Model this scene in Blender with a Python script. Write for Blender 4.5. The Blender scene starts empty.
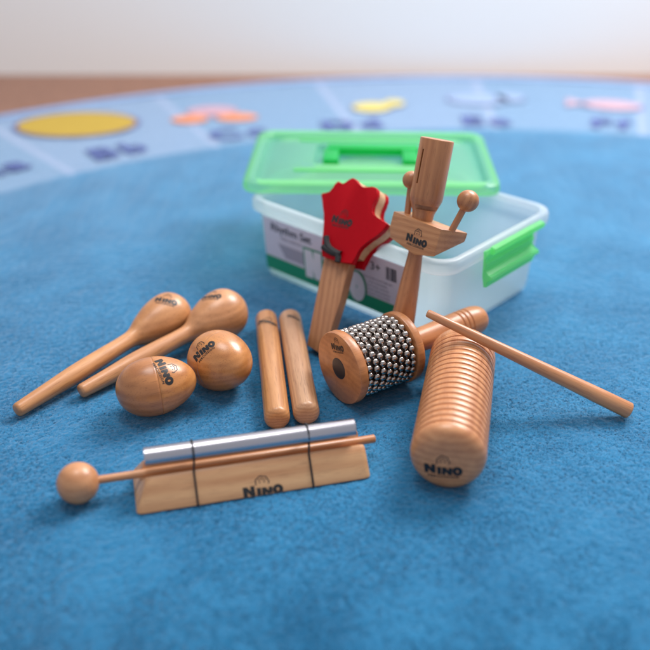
import bpy, bmesh, math, random
import numpy as np
from mathutils import Vector, Matrix
from mathutils.bvhtree import BVHTree

R = math.radians
random.seed(7)
S = bpy.context.scene
COL = S.collection

# ------------------------------------------------------------------ camera
CAM_H, CAM_P, FOC = 0.44, R(29), 903.0        # metres, pitch down, focal length in photo pixels
cam_data = bpy.data.cameras.new('camera')
cam = bpy.data.objects.new('camera', cam_data)
COL.objects.link(cam)
cam.location = (0, 0, CAM_H)
cam.rotation_euler = (R(90) - CAM_P, 0, 0)
cam_data.sensor_width = 36
cam_data.lens = 36 * FOC / 650
cam_data.clip_start = 0.02
cam_data.clip_end = 50
cam_data.dof.use_dof = True
cam_data.dof.focus_distance = 0.765
cam_data.dof.aperture_fstop = 2.6
S.camera = cam
FWD = Vector((0, math.cos(CAM_P), -math.sin(CAM_P)))
UPV = Vector((0, math.sin(CAM_P), math.cos(CAM_P)))
RGT = Vector((1, 0, 0))
EYE = Vector((0, 0, CAM_H))

# ------------------------------------------------------------------ light
S.view_settings.view_transform = 'Standard'
S.view_settings.look = 'None'
S.view_settings.gamma = 1
S.view_settings.exposure = 0.44
w = bpy.data.worlds.new('World')
S.world = w
w.use_nodes = True
w.node_tree.nodes['Background'].inputs[0].default_value = (0.88, 0.92, 1.0, 1)
w.node_tree.nodes['Background'].inputs[1].default_value = 0.41


def area(name, loc, target, sx, sy, power, col):
    d = bpy.data.lights.new(name, 'AREA')
    d.shape = 'RECTANGLE'
    d.size = sx
    d.size_y = sy
    d.energy = power
    d.color = col
    o = bpy.data.objects.new(name, d)
    COL.objects.link(o)
    o.location = loc
    o.rotation_euler = (Vector(target) - Vector(loc)).to_track_quat('-Z', 'Y').to_euler()
    return o


area('window_light', (0.85, 1.58, 1.35), (0.08, 0.8, 0), 0.8, 0.65, 33, (1.0, 0.97, 0.95))
area('overhead_fill', (-0.2, 0.95, 2.1), (0, 1.35, 0), 0.8, 0.8, 14, (1.0, 0.98, 0.96))  # added overhead fill that brightens the wall and the far rug


# ------------------------------------------------------------------ helpers
def ray(px, py):
    return FWD + RGT * ((px - 325) / FOC) + UPV * ((325 - py) / FOC)


def G(px, py, z=0.0):
    r = ray(px, py)
    return EYE + r * ((z - CAM_H) / r.z)


def onplane(px, py, o, n):
    r = ray(px, py)
    return EYE + r * ((o - EYE).dot(n) / r.dot(n))


def project(p):
    d = Vector(p) - EYE
    k = d.dot(FWD)
    return 325 + FOC * d.dot(RGT) / k, 325 - FOC * d.dot(UPV) / k


def frame(o, z, x=None):
    """matrix with local Z along z and local X as near x as it can be"""
    z = Vector(z).normalized()
    x = Vector(x) if x is not None else Vector((1, 0, 0))
    x = (x - z * x.dot(z)).normalized()
    y = z.cross(x)
    m = Matrix((x, y, z)).transposed().to_4x4()
    m.translation = Vector(o)
    return m


def new_obj(name, me, parent=None, mw=None):
    o = bpy.data.objects.new(name, me)
    COL.objects.link(o)
    mw = mw if mw is not None else Matrix.Identity(4)
    if parent is not None:
        o.parent = parent
        o.matrix_parent_inverse = Matrix.Identity(4)
        o.matrix_basis = parent_world(parent).inverted() @ mw
    else:
        o.matrix_basis = mw
    return o


def parent_world(o):
    m = o.matrix_basis.copy()
    while o.parent is not None:
        o = o.parent
        m = o.matrix_basis @ m
    return m


def bm_obj(name, bm, mat, parent=None, mw=None, smooth=True, angle=40):
    me = bpy.data.meshes.new(name)
    bmesh.ops.recalc_face_normals(bm, faces=bm.faces)
    for f in bm.faces:
        f.smooth = smooth
    if smooth:
        for e in bm.edges:
            if len(e.link_faces) == 2 and e.calc_face_angle(0) > R(angle):
                e.smooth = False
    bm.to_mesh(me)
    bm.free()
    if mat:
        me.materials.append(mat)
    return new_obj(name, me, parent, mw)


def tag(o, label, cat, group=None):
    o['label'] = label
    o['category'] = cat
    if group:
        o['group'] = group
    return o


def thing(name, mw, label, cat, group=None):
    o = bpy.data.objects.new(name, None)
    o.empty_display_size = 0.01
    COL.objects.link(o)
    o.matrix_basis = mw
    return tag(o, label, cat, group)


def lathe(bm, prof, seg=64, xf=None):
    """prof: list of (z, r). r == 0 at the ends closes the form"""
    rings = []
    for z, r in prof:
        if r < 1e-7:
            rings.append([bm.verts.new((0, 0, z))])
        else:
            rings.append([bm.verts.new((r * math.cos(2 * math.pi * k / seg), r * math.sin(2 * math.pi * k / seg), z)) for k in range(seg)])
    for a, b in zip(rings[:-1], rings[1:]):
        for k in range(seg):
            k2 = (k + 1) % seg
            if len(a) == 1 and len(b) == 1:
                continue
            if len(a) == 1:
                bm.faces.new((a[0], b[k2], b[k]))
            elif len(b) == 1:
                bm.faces.new((a[k], a[k2], b[0]))
            else:
                bm.faces.new((a[k], a[k2], b[k2], b[k]))
    if xf is not None:
        vs = [v for r_ in rings for v in r_]
        bmesh.ops.transform(bm, matrix=xf, verts=vs)
    return bm


def smooth_profile(pts, n=10):
    """Catmull-Rom through (z, r) control points"""
    p = [pts[0]] + list(pts) + [pts[-1]]
    out = []
    for i in range(1, len(p) - 2):
        for k in range(n):
            t = k / n
            q = []
            for c in (0, 1):
                a, b, c2, d = p[i - 1][c], p[i][c], p[i + 1][c], p[i + 2][c]
                q.append(0.5 * (2 * b + (c2 - a) * t + (2 * a - 5 * b + 4 * c2 - d) * t * t + (3 * b - a - 3 * c2 + d) * t ** 3))
            out.append((q[0], max(q[1], 0.0)))
    out.append(pts[-1])
    return out


def rod(bm, p0, p1, r0, r1=None, seg=24, rnd=0.001):
    r1 = r0 if r1 is None else r1
    p0, p1 = Vector(p0), Vector(p1)
    L = (p1 - p0).length
    m = frame(p0, p1 - p0, (1, 0.3, 0.2))
    prof = [(0, 0), (0, r0 - rnd), (rnd * 0.3, r0 - rnd * 0.3), (rnd, r0), (L - rnd, r1), (L - rnd * 0.3, r1 - rnd * 0.3), (L, r1 - rnd), (L, 0)]
    return lathe(bm, prof, seg, m)


def prism(bm, poly, z0, z1, bevel=0.0, seg=2):
    a = [bm.verts.new((x, y, z0)) for x, y in poly]
    b = [bm.verts.new((x, y, z1)) for x, y in poly]
    n = len(poly)
    faces = [bm.faces.new(a[::-1]), bm.faces.new(b)]
    for k in range(n):
        faces.append(bm.faces.new((a[k], a[(k + 1) % n], b[(k + 1) % n], b[k])))
    if bevel > 0:
        es = [e for f in faces[:2] for e in f.edges]
        bmesh.ops.bevel(bm, geom=es, offset=bevel, segments=seg, affect='EDGES', profile=0.5)
    return bm


def box(bm, lo, hi, bevel=0.0, seg=2):
    lo, hi = Vector(lo), Vector(hi)
    r = bmesh.ops.create_cube(bm, size=1, matrix=Matrix.Translation((lo + hi) / 2) @ Matrix.Diagonal((hi - lo).to_4d()))
    if bevel > 0:
        es = list({e for v in r['verts'] for e in v.link_edges})
        bmesh.ops.bevel(bm, geom=es, offset=bevel, segments=seg, affect='EDGES', profile=0.5)
    return bm


def rrect(x0, y0, x1, y1, r, n=6):
    pts = []
    for cx, cy, a0 in ((x1 - r, y1 - r, 0), (x0 + r, y1 - r, 90), (x0 + r, y0 + r, 180), (x1 - r, y0 + r, 270)):
        for k in range(n + 1):
            a = R(a0 + 90 * k / n)
            pts.append((cx + r * math.cos(a), cy + r * math.sin(a)))
    return pts


def loft(bm, loops, closed_ends=(False, False)):
    rings = [[bm.verts.new(p) for p in lp] for lp in loops]
    n = len(rings[0])
    for a, b in zip(rings[:-1], rings[1:]):
        for k in range(n):
            bm.faces.new((a[k], a[(k + 1) % n], b[(k + 1) % n], b[k]))
    if closed_ends[0]:
        bm.faces.new(rings[0][::-1])
    if closed_ends[1]:
        bm.faces.new(rings[-1])
    return bm


def boolean_cut(o, cutters):
    dg_objs = []
    for c in cutters:
        m = o.modifiers.new('cut', 'BOOLEAN')
        m.operation = 'DIFFERENCE'
        m.solver = 'EXACT'
        m.object = c
        dg_objs.append(c)
    bpy.context.view_layer.update()
    me = bpy.data.meshes.new_from_object(o.evaluated_get(bpy.context.evaluated_depsgraph_get()))
    o.modifiers.clear()
    o.data = me
    for c in dg_objs:
        bpy.data.objects.remove(c)
    me2 = bmesh.new()
    me2.from_mesh(me)
    for e in me2.edges:
        if len(e.link_faces) == 2 and e.calc_face_angle(0) > R(35):
            e.smooth = False
    me2.to_mesh(me)
    me2.free()


# ------------------------------------------------------------------ materials
def nodes_of(name):
    m = bpy.data.materials.new(name)
    m.use_nodes = True
    nt = m.node_tree
    b = nt.nodes['Principled BSDF']
    return m, nt, b


def N(nt, t, **kw):
    n = nt.nodes.new(t)
    for k, v in kw.items():
        setattr(n, k, v)
    return n


def wood(name, light, dark, seed=0.0, grain=1.0, rough=0.40, flame=0.5, coat=0.35):
    m, nt, b = nodes_of(name)
    L = nt.links.new
    tc = N(nt, 'ShaderNodeTexCoord')
    mp = N(nt, 'ShaderNodeMapping')
    mp.inputs['Location'].default_value = (seed, seed * 0.7, seed * 1.3)
    mp.inputs['Rotation'].default_value = (0.06, 0.09, 0)
    mp.inputs['Scale'].default_value = (1, 1, 0.10)
    L(tc.outputs['Object'], mp.inputs['Vector'])
    # broad figure
    n1 = N(nt, 'ShaderNodeTexNoise')
    n1.inputs['Scale'].default_value = 70
    n1.inputs['Detail'].default_value = 3
    n1.inputs['Distortion'].default_value = 0.6
    L(mp.outputs[0], n1.inputs['Vector'])
    # growth rings
    wv = N(nt, 'ShaderNodeTexWave', wave_type='BANDS', bands_direction='X')
    wv.inputs['Scale'].default_value = 55 * grain
    wv.inputs['Distortion'].default_value = 5
    wv.inputs['Detail'].default_value = 3
    wv.inputs['Detail Scale'].default_value = 0.8
    L(mp.outputs[0], wv.inputs['Vector'])
    # fine pores, short streaks along the grain
    mp2 = N(nt, 'ShaderNodeMapping')
    mp2.inputs['Scale'].default_value = (1, 1, 0.045)
    mp2.inputs['Location'].default_value = (seed, 0, 0)
    L(tc.outputs['Object'], mp2.inputs['Vector'])
    n2 = N(nt, 'ShaderNodeTexNoise')
    n2.inputs['Scale'].default_value = 1500
    n2.inputs['Detail'].default_value = 2
    L(mp2.outputs[0], n2.inputs['Vector'])
    r1 = N(nt, 'ShaderNodeMapRange')
    r1.inputs[1].default_value = 0.3
    r1.inputs[2].default_value = 0.7
    L(n1.outputs[0], r1.inputs[0])
    mixf = N(nt, 'ShaderNodeMix', data_type='FLOAT')
    mixf.inputs[0].default_value = flame * 0.55
    L(r1.outputs[0], mixf.inputs[2])
    L(wv.outputs['Fac'], mixf.inputs[3])
    c = N(nt, 'ShaderNodeMix', data_type='RGBA')
    c.inputs[6].default_value = (*light, 1)
    c.inputs[7].default_value = (*dark, 1)
    L(mixf.outputs[0], c.inputs[0])
    r2 = N(nt, 'ShaderNodeMapRange')
    r2.inputs[1].default_value = 0.56
    r2.inputs[2].default_value = 0.70
    L(n2.outputs[0], r2.inputs[0])
    r2m = N(nt, 'ShaderNodeMath', operation='MULTIPLY')
    r2m.inputs[1].default_value = 0.45
    L(r2.outputs[0], r2m.inputs[0])
    c2 = N(nt, 'ShaderNodeMix', data_type='RGBA')
    c2.inputs[7].default_value = (dark[0] * 0.5, dark[1] * 0.42, dark[2] * 0.38, 1)
    L(c.outputs[2], c2.inputs[6])
    L(r2m.outputs[0], c2.inputs[0])
    L(c2.outputs[2], b.inputs['Base Color'])
    rr = N(nt, 'ShaderNodeMapRange')
    rr.inputs[3].default_value = rough - 0.06
    rr.inputs[4].default_value = rough + 0.12
    L(n1.outputs[0], rr.inputs[0])
    L(rr.outputs[0], b.inputs['Roughness'])
    bp = N(nt, 'ShaderNodeBump')
    bp.inputs['Strength'].default_value = 0.12
    bp.inputs['Distance'].default_value = 0.0006
    L(n2.outputs[0], bp.inputs['Height'])
    L(bp.outputs[0], b.inputs['Normal'])
    b.inputs['Coat Weight'].default_value = coat
    b.inputs['Coat Roughness'].default_value = 0.24
    return m


def plain(name, col, rough=0.5, metal=0.0, bump=0.0, bscale=900, var=0.0, coat=0.0):
    m, nt, b = nodes_of(name)
    L = nt.links.new
    b.inputs['Base Color'].default_value = (*col, 1)
    b.inputs['Roughness'].default_value = rough
    b.inputs['Metallic'].default_value = metal
    b.inputs['Coat Weight'].default_value = coat
    tc = N(nt, 'ShaderNodeTexCoord')
    n = N(nt, 'ShaderNodeTexNoise')
    n.inputs['Scale'].default_value = bscale
    n.inputs['Detail'].default_value = 3
    L(tc.outputs['Object'], n.inputs['Vector'])
    if bump:
        bp = N(nt, 'ShaderNodeBump')
        bp.inputs['Strength'].default_value = bump
        bp.inputs['Distance'].default_value = 0.0005
        L(n.outputs[0], bp.inputs['Height'])
        L(bp.outputs[0], b.inputs['Normal'])
    if var:
        c = N(nt, 'ShaderNodeMix', data_type='RGBA')
        c.inputs[6].default_value = tuple(x * (1 - var) for x in col) + (1,)
        c.inputs[7].default_value = tuple(min(1, x * (1 + var)) for x in col) + (1,)
        L(n.outputs[0], c.inputs[0])
        L(c.outputs[2], b.inputs['Base Color'])
    return m


def plastic(name, col, see, rough=0.28, trans=0.5, tint=None, through=None):
    """frosted plastic: part of the light goes straight through, part scatters"""
    m, nt, b = nodes_of(name)
    L = nt.links.new
    b.inputs['Base Color'].default_value = (*col, 1)
    b.inputs['Roughness'].default_value = rough
    tc = N(nt, 'ShaderNodeTexCoord')
    n = N(nt, 'ShaderNodeTexNoise')
    n.inputs['Scale'].default_value = 60
    n.inputs['Detail'].default_value = 4
    L(tc.outputs['Object'], n.inputs['Vector'])
    bp = N(nt, 'ShaderNodeBump')
    bp.inputs['Strength'].default_value = 0.15
    bp.inputs['Distance'].default_value = 0.001
    L(n.outputs[0], bp.inputs['Height'])
    L(bp.outputs[0], b.inputs['Normal'])
    tl = N(nt, 'ShaderNodeBsdfTranslucent')
    tl.inputs[0].default_value = (*(tint or col), 1)
    tr = N(nt, 'ShaderNodeBsdfTransparent')
    tr.inputs[0].default_value = (*(through or (1, 1, 1)), 1)
    m1 = N(nt, 'ShaderNodeMixShader')
    m1.inputs[0].default_value = trans
    L(b.outputs[0], m1.inputs[1])
    L(tl.outputs[0], m1.inputs[2])
    m2 = N(nt, 'ShaderNodeMixShader')
    m2.inputs[0].default_value = see
    L(m1.outputs[0], m2.inputs[1])
    L(tr.outputs[0], m2.inputs[2])
    L(m2.outputs[0], nt.nodes['Material Output'].inputs[0])
    return m


W_MARACA = wood('beech_maraca', (0.630, 0.300, 0.122), (0.404, 0.162, 0.055), 0.3, rough=0.40)
W_MARACA2 = wood('beech_maraca_pink', (0.630, 0.300, 0.130), (0.404, 0.167, 0.064), 4.1, rough=0.38)
W_EGG = wood('beech_egg', (0.630, 0.268, 0.083), (0.404, 0.143, 0.037), 2.2, rough=0.30, coat=0.45)
W_EGG_B = wood('beech_egg_dark_half', (0.546, 0.226, 0.078), (0.326, 0.116, 0.036), 15.2, grain=0.7, rough=0.32, coat=0.4, flame=0.55)
W_CLAVE = wood('clave_wood', (0.605, 0.290, 0.112), (0.380, 0.150, 0.050), 5.2, grain=2.2, flame=0.8)
W_CLAVE2 = wood('clave_wood_pale', (0.641, 0.367, 0.200), (0.411, 0.197, 0.098), 8.7, grain=2.0, flame=0.8)
W_BASE = wood('chime_base_wood', (0.732, 0.419, 0.204), (0.511, 0.232, 0.097), 1.7, grain=0.6, flame=0.8, rough=0.45)
W_BALL = wood('mallet_wood', (0.630, 0.300, 0.136), (0.457, 0.186, 0.075), 3.3)
W_GUIRO = wood('guiro_wood', (0.672, 0.311, 0.136), (0.440, 0.167, 0.065), 6.4, rough=0.36, flame=0.7)
W_CAB = wood('cabasa_wood', (0.630, 0.257, 0.091), (0.422, 0.152, 0.051), 7.9, rough=0.40)
W_BLOCK = wood('woodblock_wood', (0.549, 0.230, 0.089), (0.352, 0.126, 0.044), 9.1, rough=0.42, flame=0.8)
W_CROSS = wood('crossbar_wood', (0.611, 0.290, 0.122), (0.404, 0.158, 0.059), 10.4, rough=0.42, flame=0.8)
W_CLAP = wood('clapper_wood', (0.528, 0.247, 0.112), (0.335, 0.135, 0.055), 11.6, rough=0.45, flame=0.9)
W_CORE = wood('clapper_core_wood', (0.753, 0.451, 0.243), (0.528, 0.279, 0.134), 12.6, rough=0.5)
INK = plain('black_print', (0.012, 0.012, 0.014), 0.45)
RED = plain('red_lacquer', (0.44, 0.001, 0.008), 0.45, bump=0.1, bscale=300, var=0.06)
RED.node_tree.nodes['Principled BSDF'].inputs['Specular IOR Level'].default_value = 0.12
BLACK = plain('black_cord', (0.012, 0.012, 0.014), 0.65, bump=0.4, bscale=2500)
HOLE = plain('black_plug', (0.035, 0.028, 0.028), 0.35)
STEEL = plain('bead_steel', (0.47, 0.42, 0.39), 0.19, 1.0)
DRUM = plain('dark_steel_shell', (0.11, 0.085, 0.075), 0.42, 0.8, bump=0.4, bscale=600)
ALU = plain('brushed_aluminium', (0.50, 0.48, 0.52), 0.27, 1.0, bump=0.05, bscale=500)
TUB = plastic('frosted_clear_plastic', (0.72, 0.79, 0.82), 0.56, 0.25, 0.5, through=(0.92, 0.97, 1.0))
RIM = plastic('frosted_rim_plastic', (0.76, 0.83, 0.87), 0.44, 0.22, 0.5)
GREEN = plastic('green_clear_plastic', (0.32, 0.76, 0.40), 0.37, 0.2, 0.55, tint=(0.42, 0.88, 0.48), through=(0.68, 0.96, 0.74))
GREEN2 = plastic('green_handle_plastic', (0.01, 0.52, 0.13), 0.10, 0.25, 0.45, tint=(0.02, 0.75, 0.20), through=(0.3, 0.9, 0.4))
CLIP = plastic('green_clip_plastic', (0.34, 0.84, 0.42), 0.36, 0.22, 0.5, tint=(0.28, 0.92, 0.38), through=(0.5, 0.93, 0.6))
PAPER = plain('label_paper', (0.76, 0.68, 0.75), 0.35, bump=0.05, bscale=80)
PGREEN = plain('label_green', (0.02, 0.30, 0.14), 0.35)
PGREY = plain('label_grey_print', (0.42, 0.37, 0.43), 0.4)
PDARK = plain('label_dark_print', (0.06, 0.055, 0.075), 0.4)
PWHITE = plain('label_white_print', (0.80, 0.76, 0.80), 0.4)


# ------------------------------------------------------------------ lettering
def flat_text(txt, size=1.0, bold=0.0, spacing=1.0):
    cu = bpy.data.curves.new('text', 'FONT')
    cu.body = txt
    cu.size = size
    cu.offset = bold
    cu.align_x = 'CENTER'
    cu.align_y = 'CENTER'
    cu.space_character = spacing
    cu.resolution_u = 3
    o = bpy.data.objects.new('text', cu)
    COL.objects.link(o)
    bpy.context.view_layer.update()
    me = bpy.data.meshes.new_from_object(o.evaluated_get(bpy.context.evaluated_depsgraph_get()))
    v = [tuple(x.co)[:2] for x in me.vertices]
    f = [tuple(p.vertices) for p in me.polygons]
    bpy.data.objects.remove(o)
    bpy.data.curves.remove(cu)
    bpy.data.meshes.remove(me)
    return v, f


class Flat:
    def __init__(s):
        s.v, s.f = [], []

    def add(s, v, f, dx=0, dy=0, k=1.0, rot=0.0):
        n = len(s.v)
        c, sn = math.cos(rot), math.sin(rot)
        s.v += [(dx + k * (x * c - y * sn), dy + k * (x * sn + y * c)) for x, y in v]
        s.f += [tuple(i + n for i in q) for q in f]

    def poly(s, pts, **kw):
        s.add(pts, [tuple(range(len(pts)))], **kw)

    def ribbon(s, pts, wd, closed=False):
        v, f = [], []
        n = len(pts)
        for i, (x, y) in enumerate(pts):
            a = pts[(i - 1) % n] if closed or i else pts[i]
            b = pts[(i + 1) % n] if closed or i < n - 1 else pts[i]
            tx, ty = b[0] - a[0], b[1] - a[1]
            l = math.hypot(tx, ty) or 1
            nx, ny = -ty / l * wd / 2, tx / l * wd / 2
            v += [(x + nx, y + ny), (x - nx, y - ny)]
        for i in range(n if closed else n - 1):
            j = (i + 1) % n
            f.append((2 * i, 2 * i + 1, 2 * j + 1, 2 * j))
        s.add(v, f)


def letter_N(wd, h, t):
    return [[(0, 0), (t, 0), (t, h), (0, h)], [(wd - t, 0), (wd, 0), (wd, h), (wd - t, h)],
            [(t, h), (t, h - t * 1.5), (wd - t, 0), (wd - t, t * 1.5)]]


def letter_O(fl, cx, cy, rx, ry, t):
    pts = [(cx + (rx - t / 2) * math.cos(a), cy + (ry - t / 2) * math.sin(a)) for a in np.linspace(0, 2 * math.pi, 28)[:-1]]
    fl.ribbon(pts, t, True)


def big_letters(fl, t=0.105, dx=0.0, dy=0.0, k=1.0):
    """the chunky four-letter word, one unit wide, centred"""
    g = Flat()
    for p in letter_N(0.30, 0.30, t):
        g.poly(p, dx=-0.50, dy=-0.13, rot=0.03)
    g.poly([(0, 0), (t, 0), (t, 0.25), (0, 0.25)], dx=-0.155, dy=-0.15)
    for p in letter_N(0.27, 0.25, t * 0.9):
        g.poly(p, dx=-0.03, dy=-0.155, rot=-0.03)
    letter_O(g, 0.385, -0.02, 0.135, 0.155, t * 0.95)
    fl.add(g.v, g.f, dx, dy, k)


def make_logo():
    fl = Flat()
    big_letters(fl)
    v, f = flat_text('PERCUSSION', 0.118, 0.004, 1.28)
    fl.add(v, f, 0, -0.235)
    # curly-haired outline above the word
    arch = [(-0.17 + 0.0 * t, 0) for t in ()]
    arch = [(0.17 * math.cos(a) * (1 + 0.06 * math.cos(7 * a)), 0.26 + 0.20 * math.sin(a) * (1 + 0.06 * math.cos(7 * a))) for a in np.linspace(-0.35, math.pi + 0.35, 40)]
    fl.ribbon(arch, 0.026)
    fl.ribbon([(-0.10, 0.34), (-0.03, 0.36), (0.0, 0.41), (0.02, 0.35), (0.10, 0.34)], 0.022)
    for sx in (-1, 1):
        fl.ribbon([(sx * 0.06 + 0.012 * math.cos(a), 0.27 + 0.012 * math.sin(a)) for a in np.linspace(0, 6.28, 9)[:-1]], 0.02, True)
    return fl


LOGO = make_logo()


def refine(fl, maxlen):
    bm = bmesh.new()
    vs = [bm.verts.new((x, y, 0)) for x, y in fl.v]
    for q in fl.f:
        try:
            bm.faces.new([vs[i] for i in q])
        except ValueError:
            pass
    bmesh.ops.triangulate(bm, faces=bm.faces)
    for _ in range(4):
        es = [e for e in bm.edges if e.calc_length() > maxlen]
        if not es:
            break
        bmesh.ops.subdivide_edges(bm, edges=es, cuts=1)
        bmesh.ops.triangulate(bm, faces=[f for f in bm.faces if len(f.verts) > 3])
    bm.verts.ensure_lookup_table()
    v = [tuple(x.co) for x in bm.verts]
    f = [tuple(x.index for x in q.verts) for q in bm.faces]
    bm.free()
    return v, f


def stamp(target, px, py, deg, size, fl=None, mat=None, name='printed_logo', stretch=1.0, step=0.05, others=()):
    """print a flat drawing onto the skin of a solid, where the sight line of (px, py) meets it"""
    fl = fl or LOGO
    mw = parent_world(target)
    me = target.data
    vs = [mw @ v.co for v in me.vertices]
    ps = [tuple(p.vertices) for p in me.polygons]
    for o2 in others:
        k0, m2w = len(vs), parent_world(o2)
        vs += [m2w @ v.co for v in o2.data.vertices]
        ps += [tuple(i + k0 for i in p.vertices) for p in o2.data.polygons]
    bvh = BVHTree.FromPolygons(vs, ps)
    r = ray(px, py).normalized()
    hit, nrm, _, _ = bvh.ray_cast(EYE, r)
    if hit is None:
        print('stamp missed', target.name, px, py)
        return None
    if nrm.dot(r) > 0:
        nrm = -nrm
    d = RGT * math.cos(R(deg)) + UPV * math.sin(R(deg))
    x = (d - nrm * d.dot(nrm)).normalized()
    # the direction in the surface that looks like `d` on the picture
    k = onplane(px + 10 * math.cos(R(deg)), py - 10 * math.sin(R(deg)), hit, nrm)
    x = (k - hit).normalized()
    y = nrm.cross(x)
    v2, f2 = refine(fl, step)
    out, keep = [], []
    for a, b, _ in v2:
        s = hit + x * a * size + y * b * size * stretch + nrm * 0.02
        h, n2, _, _ = bvh.ray_cast(s, -nrm, 0.05)
        if h is None:
            out.append(s)
            keep.append(False)
        else:
            if n2.dot(nrm) < 0:
                n2 = -n2
            out.append(h + n2 * 0.00018)
            keep.append(True)
    m2 = bpy.data.meshes.new(name)
    inv = mw.inverted()
    m2.from_pydata([inv @ p for p in out], [], [q for q in f2 if all(keep[i] for i in q)])
    m2.materials.append(mat or INK)
    return new_obj(name, m2, target, mw)


# ------------------------------------------------------------------ the setting
RC, RI, RO = (0.25, 0.50), 0.963, 1.315      # round rug: centre, inner edge of the letter ring, outer edge


def smooth_noise(shape, cell, rng):
    h, wd = shape
    gh, gw = int(h / cell) + 3, int(wd / cell) + 3
    g = rng.random((gh, gw))
    yy = np.arange(h) / cell
    xx = np.arange(wd) / cell
    yi, xi = yy.astype(int), xx.astype(int)
    fy, fx = yy - yi, xx - xi
    fy = fy * fy * (3 - 2 * fy)
    fx = fx * fx * (3 - 2 * fx)
    a = g[np.ix_(yi, xi)] * (1 - fx) + g[np.ix_(yi, xi + 1)] * fx
    b = g[np.ix_(yi + 1, xi)] * (1 - fx) + g[np.ix_(yi + 1, xi + 1)] * fx
    return a * (1 - fy[:, None]) + b * fy[:, None] - 0.5


def make_rug():
    rng = np.random.default_rng(3)

    def axis(lo, d0, d1, hi, st):
        mid = list(np.arange(d0, d1, st))
        up, s, p = [], st, mid[-1]
        while p < hi:
            s = min(s * 1.06, 0.011)
            p += s
            up.append(min(p, hi))
        dn, s, p = [], st, d0
        while p > lo:
            s = min(s * 1.06, 0.011)
            p -= s
            dn.append(max(p, lo))
        return np.array(dn[::-1] + mid + up)
    xs = axis(RC[0] - RO, -0.37, 0.39, RC[0] + RO, 0.0012)
    ys = axis(RC[1] - RO, 0.40, 0.98, RC[1] + RO, 0.0012)
    X, Yv = np.meshgrid(xs, ys)
    sh = X.shape
    z = 0.0007 * smooth_noise(sh, 1.0, rng) + 0.0008 * smooth_noise(sh, 2.3, rng) + 0.0006 * smooth_noise(sh, 6, rng) + 0.0010 * smooth_noise(sh, 30, rng) + 0.0008 * smooth_noise(sh, 90, rng)
    z = z - 0.0004
    rr = np.hypot(X - RC[0], Yv - RC[1])
    ok = rr <= RO
    h, wd = sh
    idx = -np.ones(sh, int)
    q00 = ok[:-1, :-1] & ok[1:, :-1] & ok[:-1, 1:] & ok[1:, 1:]
    used = np.zeros(sh, bool)
    used[:-1, :-1] |= q00
    used[1:, :-1] |= q00
    used[:-1, 1:] |= q00
    used[1:, 1:] |= q00
    idx[used] = np.arange(used.sum())
    co = np.stack([X[used], Yv[used], z[used]], 1).astype(np.float32)
    F = np.stack([idx[:-1, :-1][q00], idx[:-1, 1:][q00], idx[1:, 1:][q00], idx[1:, :-1][q00]], 1).astype(np.int32)
    me = bpy.data.meshes.new('rug')
    me.vertices.add(len(co))
    me.vertices.foreach_set('co', co.ravel())
    me.loops.add(F.size)
    me.loops.foreach_set('vertex_index', F.ravel())
    me.polygons.add(len(F))
    me.polygons.foreach_set('loop_start', np.arange(0, F.size, 4, dtype=np.int32))
    me.polygons.foreach_set('loop_total', np.full(len(F), 4, dtype=np.int32))
    me.polygons.foreach_set('use_smooth', np.ones(len(F), bool))
    me.update()
    me.validate()
    return me


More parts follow.
